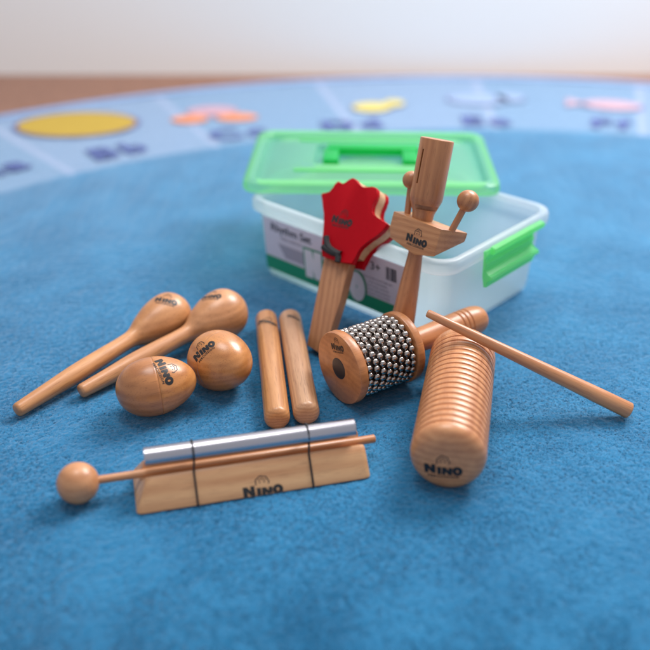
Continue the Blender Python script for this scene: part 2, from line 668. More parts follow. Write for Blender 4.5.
def rug_material():
    m, nt, b = nodes_of('printed_blue_pile')
    L = nt.links.new
    geo = N(nt, 'ShaderNodeTexCoord')
    sub = N(nt, 'ShaderNodeVectorMath', operation='SUBTRACT')
    sub.inputs[1].default_value = (RC[0], RC[1], 0)
    L(geo.outputs['Object'], sub.inputs[0])
    sep = N(nt, 'ShaderNodeSeparateXYZ')
    L(sub.outputs[0], sep.inputs[0])
    cmb = N(nt, 'ShaderNodeCombineXYZ')
    L(sep.outputs[0], cmb.inputs[0])
    L(sep.outputs[1], cmb.inputs[1])
    ln = N(nt, 'ShaderNodeVectorMath', operation='LENGTH')
    L(cmb.outputs[0], ln.inputs[0])
    ang = N(nt, 'ShaderNodeMath', operation='ARCTAN2')
    L(sep.outputs[1], ang.inputs[0])
    L(sep.outputs[0], ang.inputs[1])

    def math2(op, a, bb):
        n = N(nt, 'ShaderNodeMath', operation=op)
        for i, s in enumerate((a, bb)):
            if isinstance(s, (int, float)):
                n.inputs[i].default_value = s
            else:
                L(s, n.inputs[i])
        return n.outputs[0]
    ring = math2('GREATER_THAN', ln.outputs['Value'], RI)
    step = 2 * math.pi / 26
    a = math2('ADD', ang.outputs[0], 2 * math.pi - R(129.5) + 4 * step)
    t = math2('DIVIDE', a, step)
    fr = math2('FRACT', t, 0)
    line = math2('GREATER_THAN', math2('ABSOLUTE', math2('SUBTRACT', fr, 0.5), 0), 0.475)
    par = math2('GREATER_THAN', math2('FRACT', math2('MULTIPLY', math2('FLOOR', t, 0), 0.5), 0), 0.25)
    # pile: lit tips and shaded gaps painted into the colour as speckle, and broad patches where the nap lies differently
    n1 = N(nt, 'ShaderNodeTexNoise')
    n1.inputs['Scale'].default_value = 480
    n1.inputs['Detail'].default_value = 3
    n1.inputs['Roughness'].default_value = 0.7
    L(geo.outputs['Object'], n1.inputs['Vector'])
    n2 = N(nt, 'ShaderNodeTexNoise')
    n2.inputs['Scale'].default_value = 14
    n2.inputs['Detail'].default_value = 5
    n2.inputs['Distortion'].default_value = 0.4
    L(geo.outputs['Object'], n2.inputs['Vector'])
    field = N(nt, 'ShaderNodeMix', data_type='RGBA')
    field.inputs[6].default_value = (0.006, 0.130, 0.278, 1)
    field.inputs[7].default_value = (0.016, 0.178, 0.358, 1)
    mr = N(nt, 'ShaderNodeMapRange')
    mr.inputs[1].default_value = 0.32
    mr.inputs[2].default_value = 0.68
    L(n2.outputs[0], mr.inputs[0])
    L(mr.outputs[0], field.inputs[0])
    pan = N(nt, 'ShaderNodeMix', data_type='RGBA')
    pan.inputs[6].default_value = (0.13, 0.25, 0.41, 1)
    pan.inputs[7].default_value = (0.165, 0.27, 0.43, 1)
    L(par, pan.inputs[0])
    pl = N(nt, 'ShaderNodeMix', data_type='RGBA')
    L(line, pl.inputs[0])
    L(pan.outputs[2], pl.inputs[6])
    pl.inputs[7].default_value = (0.25, 0.33, 0.50, 1)
    rc = N(nt, 'ShaderNodeMix', data_type='RGBA')
    L(ring, rc.inputs[0])
    L(field.outputs[2], rc.inputs[6])
    L(pl.outputs[2], rc.inputs[7])
    sp = N(nt, 'ShaderNodeMapRange')
    sp.inputs[1].default_value = 0.34
    sp.inputs[2].default_value = 0.66
    sp.inputs[3].default_value = 0.80
    sp.inputs[4].default_value = 1.14
    L(n1.outputs[0], sp.inputs[0])
    n3 = N(nt, 'ShaderNodeTexNoise')
    n3.inputs['Scale'].default_value = 210
    n3.inputs['Detail'].default_value = 2
    n3.inputs['Distortion'].default_value = 1.2
    L(geo.outputs['Object'], n3.inputs['Vector'])
    pit = N(nt, 'ShaderNodeMapRange')
    pit.inputs[1].default_value = 0.60
    pit.inputs[2].default_value = 0.70
    pit.inputs[3].default_value = 1.0
    pit.inputs[4].default_value = 0.80
    L(n3.outputs[0], pit.inputs[0])
    mul0 = N(nt, 'ShaderNodeVectorMath', operation='SCALE')
    L(rc.outputs[2], mul0.inputs[0])
    L(pit.outputs[0], mul0.inputs['Scale'])
    mul = N(nt, 'ShaderNodeVectorMath', operation='SCALE')
    L(mul0.outputs[0], mul.inputs[0])
    L(sp.outputs[0], mul.inputs['Scale'])
    L(mul.outputs[0], b.inputs['Base Color'])
    b.inputs['Roughness'].default_value = 0.9
    b.inputs['Sheen Weight'].default_value = 0.9
    b.inputs['Sheen Roughness'].default_value = 0.45
    b.inputs['Sheen Tint'].default_value = (0.74, 0.84, 1.0, 1)
    b.inputs['Specular IOR Level'].default_value = 0.12
    bp = N(nt, 'ShaderNodeBump')
    bp.inputs['Strength'].default_value = 0.7
    bp.inputs['Distance'].default_value = 0.0008
    L(n1.outputs[0], bp.inputs['Height'])
    L(bp.outputs[0], b.inputs['Normal'])
    return m


rug_me = make_rug()
rug_me.materials.append(rug_material())
rug = new_obj('rug', rug_me)
rug['kind'] = 'structure'


def make_pile():
    # short fibres standing out of the backing, dense in front where they can be told apart
    rng = np.random.default_rng(11)
    n = 620000
    y = 0.36 + 1.08 * rng.random(n) ** 1.7
    x = 0.03 + rng.uniform(-1, 1, n) * (0.46 + 0.62 * (y - 0.40))
    keep = np.hypot(x - RC[0], y - RC[1]) < RI - 0.004 - 0.10 * rng.random(n) ** 2
    x, y = x[keep], y[keep]
    n = len(x)
    tuft = rng.normal(0, 0.0007, (n, 2))
    cell = 0.0024                                     # fibres gather in tufts
    gx, gy = np.round(x / cell), np.round(y / cell)
    hsh = lambda a, b, k: np.modf(np.abs(np.sin(a * 12.9898 + b * 78.233 + k) * 43758.5453))[0]
    x = gx * cell + (hsh(gx, gy, 1) - 0.5) * cell + tuft[:, 0]
    y = gy * cell + (hsh(gx, gy, 2) - 0.5) * cell + tuft[:, 1]
    # nap direction wanders slowly over the rug, each tuft strays from it
    a = 0.9 * np.sin(x * 17 + 2 * np.sin(y * 11)) + 0.8 * np.sin(y * 23 + x * 9) + (hsh(gx, gy, 3) - 0.5) * 4.0 + rng.normal(0, 0.5, n)
    tilt = np.clip(rng.normal(1.12, 0.18, n), 0.5, 1.42)
    ln = rng.uniform(0.0012, 0.0022, n)
    d = np.stack([np.sin(a) * np.sin(tilt), np.cos(a) * np.sin(tilt), np.cos(tilt)], 1)
    side = np.stack([np.cos(a), -np.sin(a), np.zeros(n)], 1) * rng.uniform(0.00016, 0.0003, n)[:, None]
    b = np.stack([x, y, np.full(n, -0.0004)], 1)
    co = np.stack([b - side, b + side, b + d * ln[:, None]], 1).reshape(-1, 3).astype(np.float32)
    me = bpy.data.meshes.new('pile')
    me.vertices.add(3 * n)
    me.vertices.foreach_set('co', co.ravel())
    me.loops.add(3 * n)
    me.loops.foreach_set('vertex_index', np.arange(3 * n, dtype=np.int32))
    me.polygons.add(n)
    me.polygons.foreach_set('loop_start', np.arange(0, 3 * n, 3, dtype=np.int32))
    me.polygons.foreach_set('loop_total', np.full(n, 3, dtype=np.int32))
    me.update()
    me.materials.append(rug_me.materials[0])
    return me


pile = new_obj('pile', make_pile(), rug)
pile['kind'] = 'stuff'
bm = bmesh.new()
loft(bm, [[(RC[0] + rr_ * math.cos(a), RC[1] + rr_ * math.sin(a), z_) for a in np.linspace(0, 2 * math.pi, 241)[:-1]] for rr_, z_ in ((RO - 0.022, 0.0005), (RO - 0.021, 0.0025), (RO - 0.011, 0.0045), (RO - 0.001, 0.0025), (RO, -0.005))])
bm_obj('bound_edge', bm, plain('rug_binding', (0.20, 0.30, 0.50), 0.9, bump=0.3, bscale=300), rug)
rug['label'] = 'round sky blue play rug with a pale ring of alphabet pictures'


def rug_print(name, fl, ang, rad, size, col, rot=0.0):
    m = plain('rug_ink_' + name, col, 0.9, var=0.15, bscale=200)
    me = bpy.data.meshes.new(name)
    a = R(ang)
    c = Vector((RC[0] + rad * math.cos(a), RC[1] + rad * math.sin(a), 0.0022))
    y = Vector((math.cos(a + rot), math.sin(a + rot), 0))      # away from the middle
    x = Vector((y.y, -y.x, 0))
    me.from_pydata([c + x * px * size + y * py * size for px, py in fl.v], [], fl.f)
    me.materials.append(m)
    return new_obj(name, me, rug)


def ell(rx, ry, cx=0, cy=0, n=32, wob=0.0):
    return [(cx + rx * (1 + wob * math.sin(3 * a)) * math.cos(a), cy + ry * (1 + wob * math.sin(3 * a)) * math.sin(a)) for a in np.linspace(0, 2 * math.pi, n + 1)[:-1]]


def polar(px, py):
    q = G(px, py, 0)
    return math.degrees(math.atan2(q.y - RC[1], q.x - RC[0])), math.hypot(q.x - RC[0], q.y - RC[1])


def picture(name, shapes, px, py, col, rot=0.0, line=(0.10, 0.09, 0.25)):
    """flat drawing with a dark outline a little larger than the coloured shape"""
    an, rd = polar(px, py)
    big = Flat()
    for sh_ in shapes:
        cx = sum(p[0] for p in sh_) / len(sh_); cy = sum(p[1] for p in sh_) / len(sh_)
        big.poly([(cx + (x - cx) * 1.07, cy + (y - cy) * 1.09) for x, y in sh_])
    o = rug_print(name + '_outline', big, an, rd, 1.0, line, rot)
    o.location.z = -0.0007
    fl = Flat()
    for k, sh_ in enumerate(shapes):
        fl.poly(sh_)
    return rug_print(name, fl, an, rd, 1.0, col, rot)


picture('printed_ball', [ell(0.098, 0.070)], 77, 125, (0.40, 0.27, 0.035), rot=-0.55)
picture('printed_orange_shape', [ell(0.030, 0.022)], 190, 120, (0.60, 0.22, 0.10), rot=-0.3, line=(0.5, 0.18, 0.10))
picture('printed_orange_shape', [ell(0.034, 0.022)], 237, 118, (0.60, 0.22, 0.10), rot=-0.3, line=(0.5, 0.18, 0.10))
picture('printed_pink_shape', [ell(0.042, 0.030)], 212, 112, (0.42, 0.26, 0.32), rot=-0.3, line=(0.4, 0.22, 0.30))
picture('printed_dog', [ell(0.035, 0.030), ell(0.018, 0.022, 0.045, 0.020)], 372, 108, (0.52, 0.44, 0.12))
picture('printed_elephant', [ell(0.055, 0.036), ell(0.026, 0.028, 0.060, 0.012)], 478, 100, (0.22, 0.30, 0.46))
picture('printed_fish', [ell(0.050, 0.030), [(-0.045, 0.0), (-0.080, 0.026), (-0.080, -0.026)]], 612, 106, (0.42, 0.28, 0.34))
picture('printed_apple', [ell(0.05, 0.05)], -60, 150, (0.55, 0.05, 0.05))
for word, px_, py_ in (('Aa', -4, 171), ('Bb', 118, 152), ('Cc', 238, 134.5), ('Dd', 352, 126), ('Ee', 485, 122), ('Ff', 609, 125)):
    v_, q_ = flat_text(word, 0.074, 0.0030, 1.25)
    f_ = Flat(); f_.add(v_, q_)
    an_, rd_ = polar(px_, py_)
    rug_print('printed_letters', f_, an_, rd_, 1.0, (0.07, 0.10, 0.27))

# floor and wall beyond the rug
bm = bmesh.new()
box(bm, (-4, -3, -0.05), (4.5, 2.6, -0.006))
floor = bm_obj('floor', bm, wood('floor_boards', (0.26, 0.11, 0.055), (0.16, 0.06, 0.03), 1.1, rough=0.45), smooth=False)
floor['kind'] = 'structure'
bm = bmesh.new()
box(bm, (-4, 1.855, -0.006), (4.5, 1.955, 2.6))
wall = bm_obj('wall', bm, plain('white_wall_paint', (0.90, 0.89, 0.88), 0.8, bump=0.2, bscale=40), smooth=False)
wall['kind'] = 'structure'


# ------------------------------------------------------------------ storage box
A0 = -0.739
E_ = Vector((math.cos(A0), math.sin(A0), 0))          # along the long front side, to the right
G_ = Vector((-math.sin(A0), math.cos(A0), 0))         # from the front side to the back
BF = Vector((0.108, 0.749, 0))                        # bottom corner nearest the camera
BL, BW, BH = 0.240, 0.1705, 0.0935
c0 = BF - E_ * BL
MB = Matrix((E_, G_, Vector((0, 0, 1)))).transposed().to_4x4()
MB.translation = c0                                   # local: x 0..BL, y 0..BW, z up
tub = thing('storage_box', MB, 'open frosted clear plastic tub with printed paper label and green side clip', 'storage box')
bm = bmesh.new()
FL = 0.008                                            # flare of the walls


def ringz(ins, z, r):
    return [(x, y, z) for x, y in rrect(ins, ins, BL - ins, BW - ins, r)]


loops = [ringz(0.012, 0.004, 0.014), ringz(0.012, 0.001, 0.014), ringz(0.004, 0.001, 0.016), ringz(0.0, 0.005, 0.018), ringz(-0.001, 0.012, 0.018),
         ringz(-0.0055, BH - 0.016, 0.019), ringz(-0.006, BH - 0.012, 0.019)]
# outside wall, bottom, then the inside wall 1.6 mm in
inner = [ringz(-0.0045, BH - 0.006, 0.018), ringz(0.0006, 0.012, 0.017), ringz(0.002, 0.007, 0.016), ringz(0.006, 0.0052, 0.014)]
loft(bm, loops[::-1][:-2] + [], (False, False))
bm2 = bmesh.new()
# outer shell
loft(bm2, [ringz(0.006, 0.0012, 0.015), ringz(0.0, 0.005, 0.018), ringz(-0.001, 0.012, 0.018), ringz(-0.0058, BH - 0.014, 0.019)], (True, False))
loft(bm2, [ringz(-0.0042, BH - 0.006, 0.0175), ringz(0.0008, 0.012, 0.0165), ringz(0.002, 0.007, 0.016), ringz(0.007, 0.0035, 0.014)], (False, True))
bm.free()
bm_obj('tub_wall', bm2, TUB, tub, MB)
bm = bmesh.new()
# rim: a rolled lip standing out from the wall
lip = [(-0.0058, BH - 0.014), (-0.0115, BH - 0.0135), (-0.0125, BH - 0.012), (-0.0125, BH - 0.004), (-0.0115, BH - 0.001), (-0.009, BH), (-0.006, BH), (-0.0045, BH - 0.001), (-0.0042, BH - 0.006)]
loft(bm, [ringz(i, z, 0.0185 - i * 0.3) for i, z in lip])
bm_obj('rim', bm, RIM, tub, MB, angle=60)


# label on the long front side; local coordinates of the side: u along x, v up the wall
def wall_y(z):
    if z < 0.012:
        return 0.001
    return 0.001 + (z - 0.012) / (BH - 0.026) * 0.0048


def on_front(u, v, off=0.0012):
    return (u, -(wall_y(v) + off), v)


LU0, LU1, LV0, LV1 = 0.010, 0.212, 0.0135, 0.0755


def front_sheet(name, fl, mat, off, parent=tub):
    me = bpy.data.meshes.new(name)
    me.from_pydata([on_front(u, v, off) for u, v in fl.v], [], fl.f)
    me.materials.append(mat)
    return new_obj(name, me, parent, MB)


bm = bmesh.new()
a = [bm.verts.new(on_front(u, v, 0.0003)) for u, v in ((LU0, LV0), (LU1, LV0), (LU1, LV1), (LU0, LV1))]
b = [bm.verts.new(on_front(u, v, 0.0007)) for u, v in ((LU0, LV0), (LU1, LV0), (LU1, LV1), (LU0, LV1))]
bm.faces.new(a[::-1]); bm.faces.new(b)
for k in range(4):
    bm.faces.new((a[k], a[(k + 1) % 4], b[(k + 1) % 4], b[k]))
label = bm_obj('paper_label', bm, PAPER, tub, MB, smooth=False)


def sheet(name, fl, mat, off=0.0010):
    return front_sheet(name, fl, mat, off, label)


f_ = Flat(); f_.poly([(LU0, LV0), (LU1, LV0), (LU1, LV0 + 0.0150), (LU0, LV0 + 0.0165)])
sheet('green_band', f_, PGREEN)
f_ = Flat(); v_, q_ = flat_text('Rhythm Set', 0.0125, 0.00025); f_.add(v_, q_, LU0 + 0.040, LV1 - 0.010)
sheet('printed_title', f_, PDARK)
f_ = Flat(); v_, q_ = flat_text('PERCUSSION', 0.0052, 0.00008); f_.add(v_, q_, LU0 + 0.040, LV1 - 0.0200)
sheet('printed_text', f_, PGREY)
f_ = Flat(); f_.poly([(LU0 + 0.020, LV1 - 0.027), (LU0 + 0.068, LV1 - 0.027), (LU0 + 0.058, LV1 - 0.042), (LU0 + 0.030, LV1 - 0.042)])
sheet('printed_panel', f_, PGREY)
# the big word across the band: green behind, white letters on it
f_ = Flat(); big_letters(f_, 0.135, LU0 + 0.1000, LV0 + 0.0225, 0.080)
f2 = Flat(); f2.add([(x, LV0 + 0.0225 + (y - LV0 - 0.0225) * 1.35) for x, y in f_.v], f_.f)
g_ = Flat()
for dx, dy in ((-1, 0), (1, 0), (0, 1), (0, -1), (0.7, 0.7), (-0.7, 0.7), (0.7, -0.7), (-0.7, -0.7)):
    pass
for i, (dx, dy) in enumerate(((-1, -1), (1, -1), (1, 1), (-1, 1))):
    gi = Flat(); gi.add(f2.v, f2.f, dx * 0.0018, dy * 0.0018)
    sheet('printed_word_outline', gi, PGREEN, 0.0012 + 0.00006 * i)
sheet('printed_word', f2, PWHITE, 0.0016)
f_ = Flat(); v_, q_ = flat_text('3+', 0.0125, 0.0001); f_.add(v_, q_, LU0 + 0.155, LV1 - 0.012)
sheet('printed_age_mark', f_, PDARK)
f_ = Flat()
random.seed(3)
u = LU0 + 0.168
while u < LU0 + 0.182:
    wd = random.choice((0.0004, 0.0008, 0.0012))
    f_.poly([(u, LV1 - 0.021), (u + wd, LV1 - 0.021), (u + wd, LV1 - 0.007), (u, LV1 - 0.007)])
    u += wd + random.choice((0.0004, 0.0006, 0.001))
sheet('barcode', f_, PDARK)
f_ = Flat()
for k, (ln_, txt) in enumerate(((0.03, 'WOODEN RHYTHM SET'), (0.03, 'FOR CHILDREN'), (0.03, 'NATURAL WOOD'), (0.03, 'HAND PERCUSSION'), (0.03, 'MALLET INCLUDED'))):
    v_, q_ = flat_text(txt, 0.0034, 0.00006)
    f_.add(v_, q_, LU0 + 0.158, LV1 - 0.026 - 0.0044 * k)
sheet('small_print', f_, PGREY)

# green snap clip on the short right side (local x = BL face)
bm = bmesh.new()


def clip_prism(prof, y0, y1, bev=0.0008):
    b_ = bmesh.new()
    prism(b_, prof, y0, y1, bev)
    # prism lies in xy and runs along z: turn it so it runs along local y of the box
    bmesh.ops.transform(b_, matrix=Matrix(((1, 0, 0, 0), (0, 0, 1, 0), (0, 1, 0, 0), (0, 0, 0, 1))), verts=b_.verts)
    t_ = bpy.data.meshes.new('t')
    b_.to_mesh(t_)
    b_.free()
    return t_


X0 = BL + 0.0125
z0 = BH
main = [(X0 + 0.0005, z0 - 0.004), (X0 + 0.003, z0 - 0.0035), (X0 + 0.0048, z0 - 0.007), (X0 + 0.0030, z0 - 0.0100), (X0 + 0.0028, z0 - 0.0140), (X0 + 0.0052, z0 - 0.0160), (X0 + 0.0052, z0 - 0.0180), (X0 + 0.0030, z0 - 0.0200), (X0 + 0.0034, z0 - 0.0240), (X0 + 0.0085, z0 - 0.0270), (X0 + 0.0120, z0 - 0.0270),
        (X0 + 0.0128, z0 - 0.0300), (X0 + 0.0075, z0 - 0.0325), (X0 + 0.0065, z0 - 0.0400), (X0 + 0.0035, z0 - 0.0405), (X0 + 0.0018, z0 - 0.0300), (X0 + 0.0014, z0 - 0.012)]
upper = [(X0 + 0.0042, z0 + 0.000), (X0 + 0.0095, z0 - 0.001), (X0 + 0.0105, z0 - 0.0045), (X0 + 0.0080, z0 - 0.0075), (X0 + 0.0046, z0 - 0.0075)]
clip_root = None
Y0C, Y1C = 0.046, 0.142
me = clip_prism(main, Y0C, Y1C - 0.010)
me.materials.append(CLIP)
clip = new_obj('clip', me, tub, MB)
me = clip_prism(upper, Y0C + 0.006, Y1C)
me.materials.append(CLIP)
new_obj('clip_hinge', me, clip, MB)
for f in clip.data.polygons:
    f.use_smooth = False

# ------------------------------------------------------------------ lid
ROT = R(-2.2)
LC = Vector((0.0525, 1.006, BH + 0.0008))
ML = Matrix.Translation(LC) @ Matrix.Rotation(ROT, 4, 'Z')
lid = thing('lid', ML, 'clear green plastic lid with a darker green handle, laid across the back of the tub', 'lid')
LX, LY = 0.139, 0.0965


def lr(ins, z, r):
    return [(x, y, z) for x, y in rrect(-LX + ins, -LY + ins, LX - ins, LY - ins, r)]


bm = bmesh.new()
loft(bm, [lr(0.004, 0.0004, 0.014), lr(0.0015, 0.0, 0.016), lr(0.0, 0.003, 0.018), lr(0.001, 0.010, 0.018), lr(0.005, 0.0125, 0.016), lr(0.010, 0.0125, 0.014), lr(0.013, 0.011, 0.012), lr(0.0150, 0.0035, 0.011),
          lr(0.022, 0.0035, 0.009), lr(0.034, 0.0120, 0.008), lr(0.060, 0.0125, 0.006)], (False, False))
# top deck with a sunken handle well: build as ring between deck edge and well edge, then well walls and floor
bm_obj('lid_shell', bm, GREEN, lid, ML, angle=50)
bm = bmesh.new()
dk = lr(0.060, 0.0128, 0.006)
n_ = len(dk)


def wr(hx, hy, z, r):
    return [(x, y, z) for x, y in rrect(-hx, -hy, hx, hy, r)]


loft(bm, [dk, wr(0.064, 0.036, 0.0128, 0.006), wr(0.062, 0.034, 0.0045, 0.006)], (False, True))
bm_obj('handle_well', bm, GREEN, lid, ML, angle=50)
for ry in (-0.056, 0.052):
    bm = bmesh.new()
    box(bm, (-0.085, ry - 0.004, 0.0118), (0.085, ry + 0.004, 0.0146), 0.001)
    bm_obj('raised_rib', bm, GREEN, lid, ML)
bm = bmesh.new()
box(bm, (-0.050, 0.009, 0.008), (0.056, 0.027, 0.0175), 0.002)
for sx in (-1, 1):
    box(bm, (sx * 0.045 - 0.009, -0.030, 0.008), (sx * 0.045 + 0.009, 0.012, 0.0165), 0.002)
bm_obj('handle', bm, GREEN2, lid, ML)

# ------------------------------------------------------------------ maracas
def maraca(end, bulb, rb, re, mat, label):
    end, bulb = Vector(end), Vector(bulb)
    ax = bulb - end
    D = ax.length
    m = frame(end, ax, (0, 0, 1))
    t = thing('maraca', m, label, 'maraca', 'wooden maracas lying on the rug')
    bm = bmesh.new()
    pts = [(0.0025, re), (0.03, re * 1.16), (D * 0.36, re * 1.36), (D * 0.54, re * 1.30), (D * 0.66, re * 1.22), (D * 0.74, re * 1.38), (D * 0.82, rb * 0.66), (D * 0.91, rb * 0.91), (D, rb), (D + rb * 0.45, rb * 0.90), (D + rb * 0.78, rb * 0.62), (D + rb * 0.95, rb * 0.30), (D + rb, 0.0)]
    prof = [(0, 0), (0, re - 0.0022), (0.0006, re - 0.0008)] + smooth_profile(pts, 8)
    lathe(bm, prof, 72)
    o = bm_obj('body', bm, mat, t, m, angle=60)
    return t, o


mA, mAo = maraca(G(16, 411, 0.0075), G(168.5, 315.5, 0.0225), 0.0225, 0.0062, W_MARACA, 'wooden maraca lying furthest left with the long handle pointing to the lower left')
stamp(mAo, 166, 300, -8, 0.021)
mB, mBo = maraca(G(80, 392, 0.0075), G(223, 314, 0.0245), 0.0245, 0.0064, W_MARACA2, 'wooden maraca lying between the other maraca and the egg shakers')
stamp(mBo, 211, 296, 8, 0.02)


# ------------------------------------------------------------------ egg shakers
def egg(c, ax, a, b, mats, label):
    m = frame(c, ax, (0, 0, 1))
    t = thing('egg_shaker', m, label, 'egg shaker', 'wooden egg shakers on the rug')
    prof = []
    for k in range(49):
        th = math.pi * k / 48
        z = -a * math.cos(th)
        r = b * math.sin(th) * (1 - 0.11 * (z / a))
        prof.append((z, 0 if k in (0, 48) else r))
    rs_ = prof[24][1]
    halves = []
    for pr in (prof[:24] + [(-0.0002, rs_), (-0.00003, rs_ - 0.00015), (-0.00003, 0)], [(0.00003, 0), (0.00003, rs_ - 0.00015), (0.0002, rs_)] + prof[25:]):
        bm = bmesh.new()
        lathe(bm, pr, 80)
        halves.append(bm_obj('shell_half', bm, mats[len(halves)], t, m, angle=60))
    return t, halves


e1, e1o = egg(G(156.5, 385.5, 0.0245), (0.93, 0.34, 0.04), 0.0342, 0.0250, (W_EGG_B, W_EGG), 'egg shaker lying sideways with a visible seam, in front of both maracas')
stamp(e1o[1], 165, 370, -60, 0.0245, others=e1o[:1])
e2, e2o = egg(G(221, 361, 0.0262), (0.66, -0.62, 0.20), 0.0315, 0.0268, (W_EGG, W_EGG), 'rounder egg shaker seen end on, between the other egg shaker and the claves')
stamp(e2o[0], 203, 350, 42, 0.0225, others=e2o[1:])


# ------------------------------------------------------------------ claves
def clave(p0, p1, r, mat, label, seed):
    p0, p1 = Vector(p0), Vector(p1)
    m = frame(p0, p1 - p0, (0, 0, 1))
    t = thing('clave', m, label, 'clave', 'wooden claves side by side on the rug')
    L = (p1 - p0).length
    bm = bmesh.new()
    k = r * 0.55
    prof = [(0, 0), (0, r - k)]
    for q in range(1, 9):
        a = R(90 * q / 8)
        prof.append((k - k * math.cos(a), r - k + k * math.sin(a)))
    prof += [(L - z, rr) for z, rr in prof[1:][::-1]] + [(L, 0)]
    lathe(bm, prof, 56)
    o = bm_obj('stick', bm, mat, t, m, angle=60)
    return t, o


c1, c1o = clave(G(277.5, 421, 0.0108), G(266, 317, 0.0108), 0.0108, W_CLAVE, 'orange brown wooden clave, the left one of the pair', 1)
c2, c2o = clave(G(307, 416, 0.0112), G(289.5, 317, 0.0112), 0.0112, W_CLAVE2, 'paler pinkish wooden clave, the right one of the pair with a dark grain line', 2)
stamp(c1o, 267, 321, -6, 0.0185, stretch=0.9)
stamp(c2o, 294, 317, -24, 0.013, stretch=0.9)

# ------------------------------------------------------------------ energy chime
a0, a1 = G(137, 516, 0), G(371, 478.5, 0)
xd = (a1 - a0).normalized()
yd = Vector((-xd.y, xd.x, 0))
MC = Matrix((xd, yd, Vector((0, 0, 1)))).transposed().to_4x4()
MC.translation = a0
CL = (a1 - a0).length
chime = thing('bar_chime', MC, 'silver chime tube tied with black cords to a pale wooden base', 'bar chime')
# cross-section (y, z): sloping front, a trough where the mallet lies, a low back ridge
sec = [(0.001, 0.0), (0.0, 0.0012), (0.0008, 0.003), (0.0115, 0.0170), (0.0138, 0.0196), (0.0160, 0.0206), (0.0182, 0.0200), (0.0210, 0.0170), (0.0238, 0.0125), (0.0262, 0.0108), (0.0305, 0.0108),
       (0.0328, 0.0125), (0.0356, 0.0170), (0.0368, 0.0200), (0.0390, 0.0206), (0.0412, 0.0196), (0.0435, 0.0170), (0.0542, 0.003), (0.0550, 0.0012), (0.0540, 0.0)]
bm = bmesh.new()
rings = []
for x, k in ((0.0, 0.90), (0.0006, 0.945), (0.0020, 0.98), (0.0045, 1.0), (CL - 0.0045, 1.0), (CL - 0.0020, 0.98), (CL - 0.0006, 0.945), (CL, 0.90)):
    ring = []
    for y, z in sec:
        # ends lean inwards towards the top
        sh = z * (0.44 if x < CL / 2 else 0.04)
        xx = x + sh if x < CL / 2 else x - sh
        yy, zz = 0.0275 + (y - 0.0275) * k, 0.001 + (z - 0.001) * k
        ring.append(bm.verts.new((xx, yy, zz)))
    rings.append(ring)
ns = len(sec)
for a, b in zip(rings[:-1], rings[1:]):
    for k in range(ns):
        bm.faces.new((a[k], a[(k + 1) % ns], b[(k + 1) % ns], b[k]))
bm.faces.new(rings[0][::-1]); bm.faces.new(rings[-1])
# grain runs along x here: give the wood a frame whose local z is x
Mg = MC @ Matrix(((0, 0, 1, 0), (1, 0, 0, 0), (0, 1, 0, 0), (0, 0, 0, 1)))
bmesh.ops.transform(bm, matrix=Mg.inverted() @ MC, verts=bm.verts)
base = bm_obj('wooden_base', bm, W_BASE, chime, Mg, angle=28)
stamp(base, 263, 490.5, 8.5, 0.0295, stretch=0.8)
# tube
TR = 0.0072
TY, TZ = 0.0262, 0.0318
t0 = MC @ Vector((0.010, TY, TZ)); t1 = MC @ Vector((CL - 0.0068, TY - 0.0015, TZ))
mt = frame(t0, t1 - t0, (0, 0, 1))
TL = (t1 - t0).length
bm = bmesh.new()
ti = TR - 0.0016
lathe(bm, [(0.0003, ti), (0, ti + 0.0003), (0, TR - 0.0004), (0.0004, TR), (TL - 0.0004, TR), (TL, TR - 0.0004), (TL, ti + 0.0003), (TL - 0.0003, ti), (0.0003, ti)], 64)
bm_obj('chime_tube', bm, ALU, chime, mt)


def cord(name, pts, r, mat, parent, closed=True):
    """a thin cord along a closed or open run of world points"""
    bm = bmesh.new()
    P = [Vector(p) for p in pts]
    n = len(P)
    rings = []
    for i in range(n):
        a = P[(i - 1) % n] if closed or i else P[i]
        b = P[(i + 1) % n] if closed or i < n - 1 else P[i]
        t = (b - a).normalized()
        x = t.orthogonal() if i == 0 else (px_ - t * px_.dot(t))
        px_ = x.normalized()
        y = t.cross(px_)
        rings.append([bm.verts.new(P[i] + (px_ * math.cos(q) + y * math.sin(q)) * r) for q in np.linspace(0, 2 * math.pi, 9)[:-1]])
    for i in range(n if closed else n - 1):
        a, b = rings[i], rings[(i + 1) % n]
        for k in range(8):
            bm.faces.new((a[k], a[(k + 1) % 8], b[(k + 1) % 8], b[k]))
    return bm_obj(name, bm, mat, parent, parent_world(parent), smooth=True)


def cord_world(name, pts, r, mat, parent, closed=True):
    mw = parent_world(parent)
    inv = mw.inverted()
    return cord(name, [inv @ Vector(p) for p in pts], r, mat, parent, closed)


for xk, sl in ((0.0445, 0.0), (CL - 0.0455, 0.0)):
    path = []
    rr = TR + 0.0006
    # over the tube, down the front slope, under, up the back
    for k in range(9):
        a = R(-20 + 220 * k / 8)
        path.append((TY + rr * math.cos(a), TZ + rr * math.sin(a)))
    path += [(0.0145, 0.0207), (0.0112, 0.0174), (0.0004, 0.0034), (-0.0007, 0.0012), (0.004, -0.0003), (0.050, -0.0003), (0.0557, 0.0012), (0.0547, 0.0034), (0.0439, 0.0174), (0.0405, 0.0207)]
    cord_world('black_cord', [MC @ Vector((xk + (0.0012 if z > 0.028 else 0.0), y, z)) for y, z in path], 0.00085, BLACK, chime)

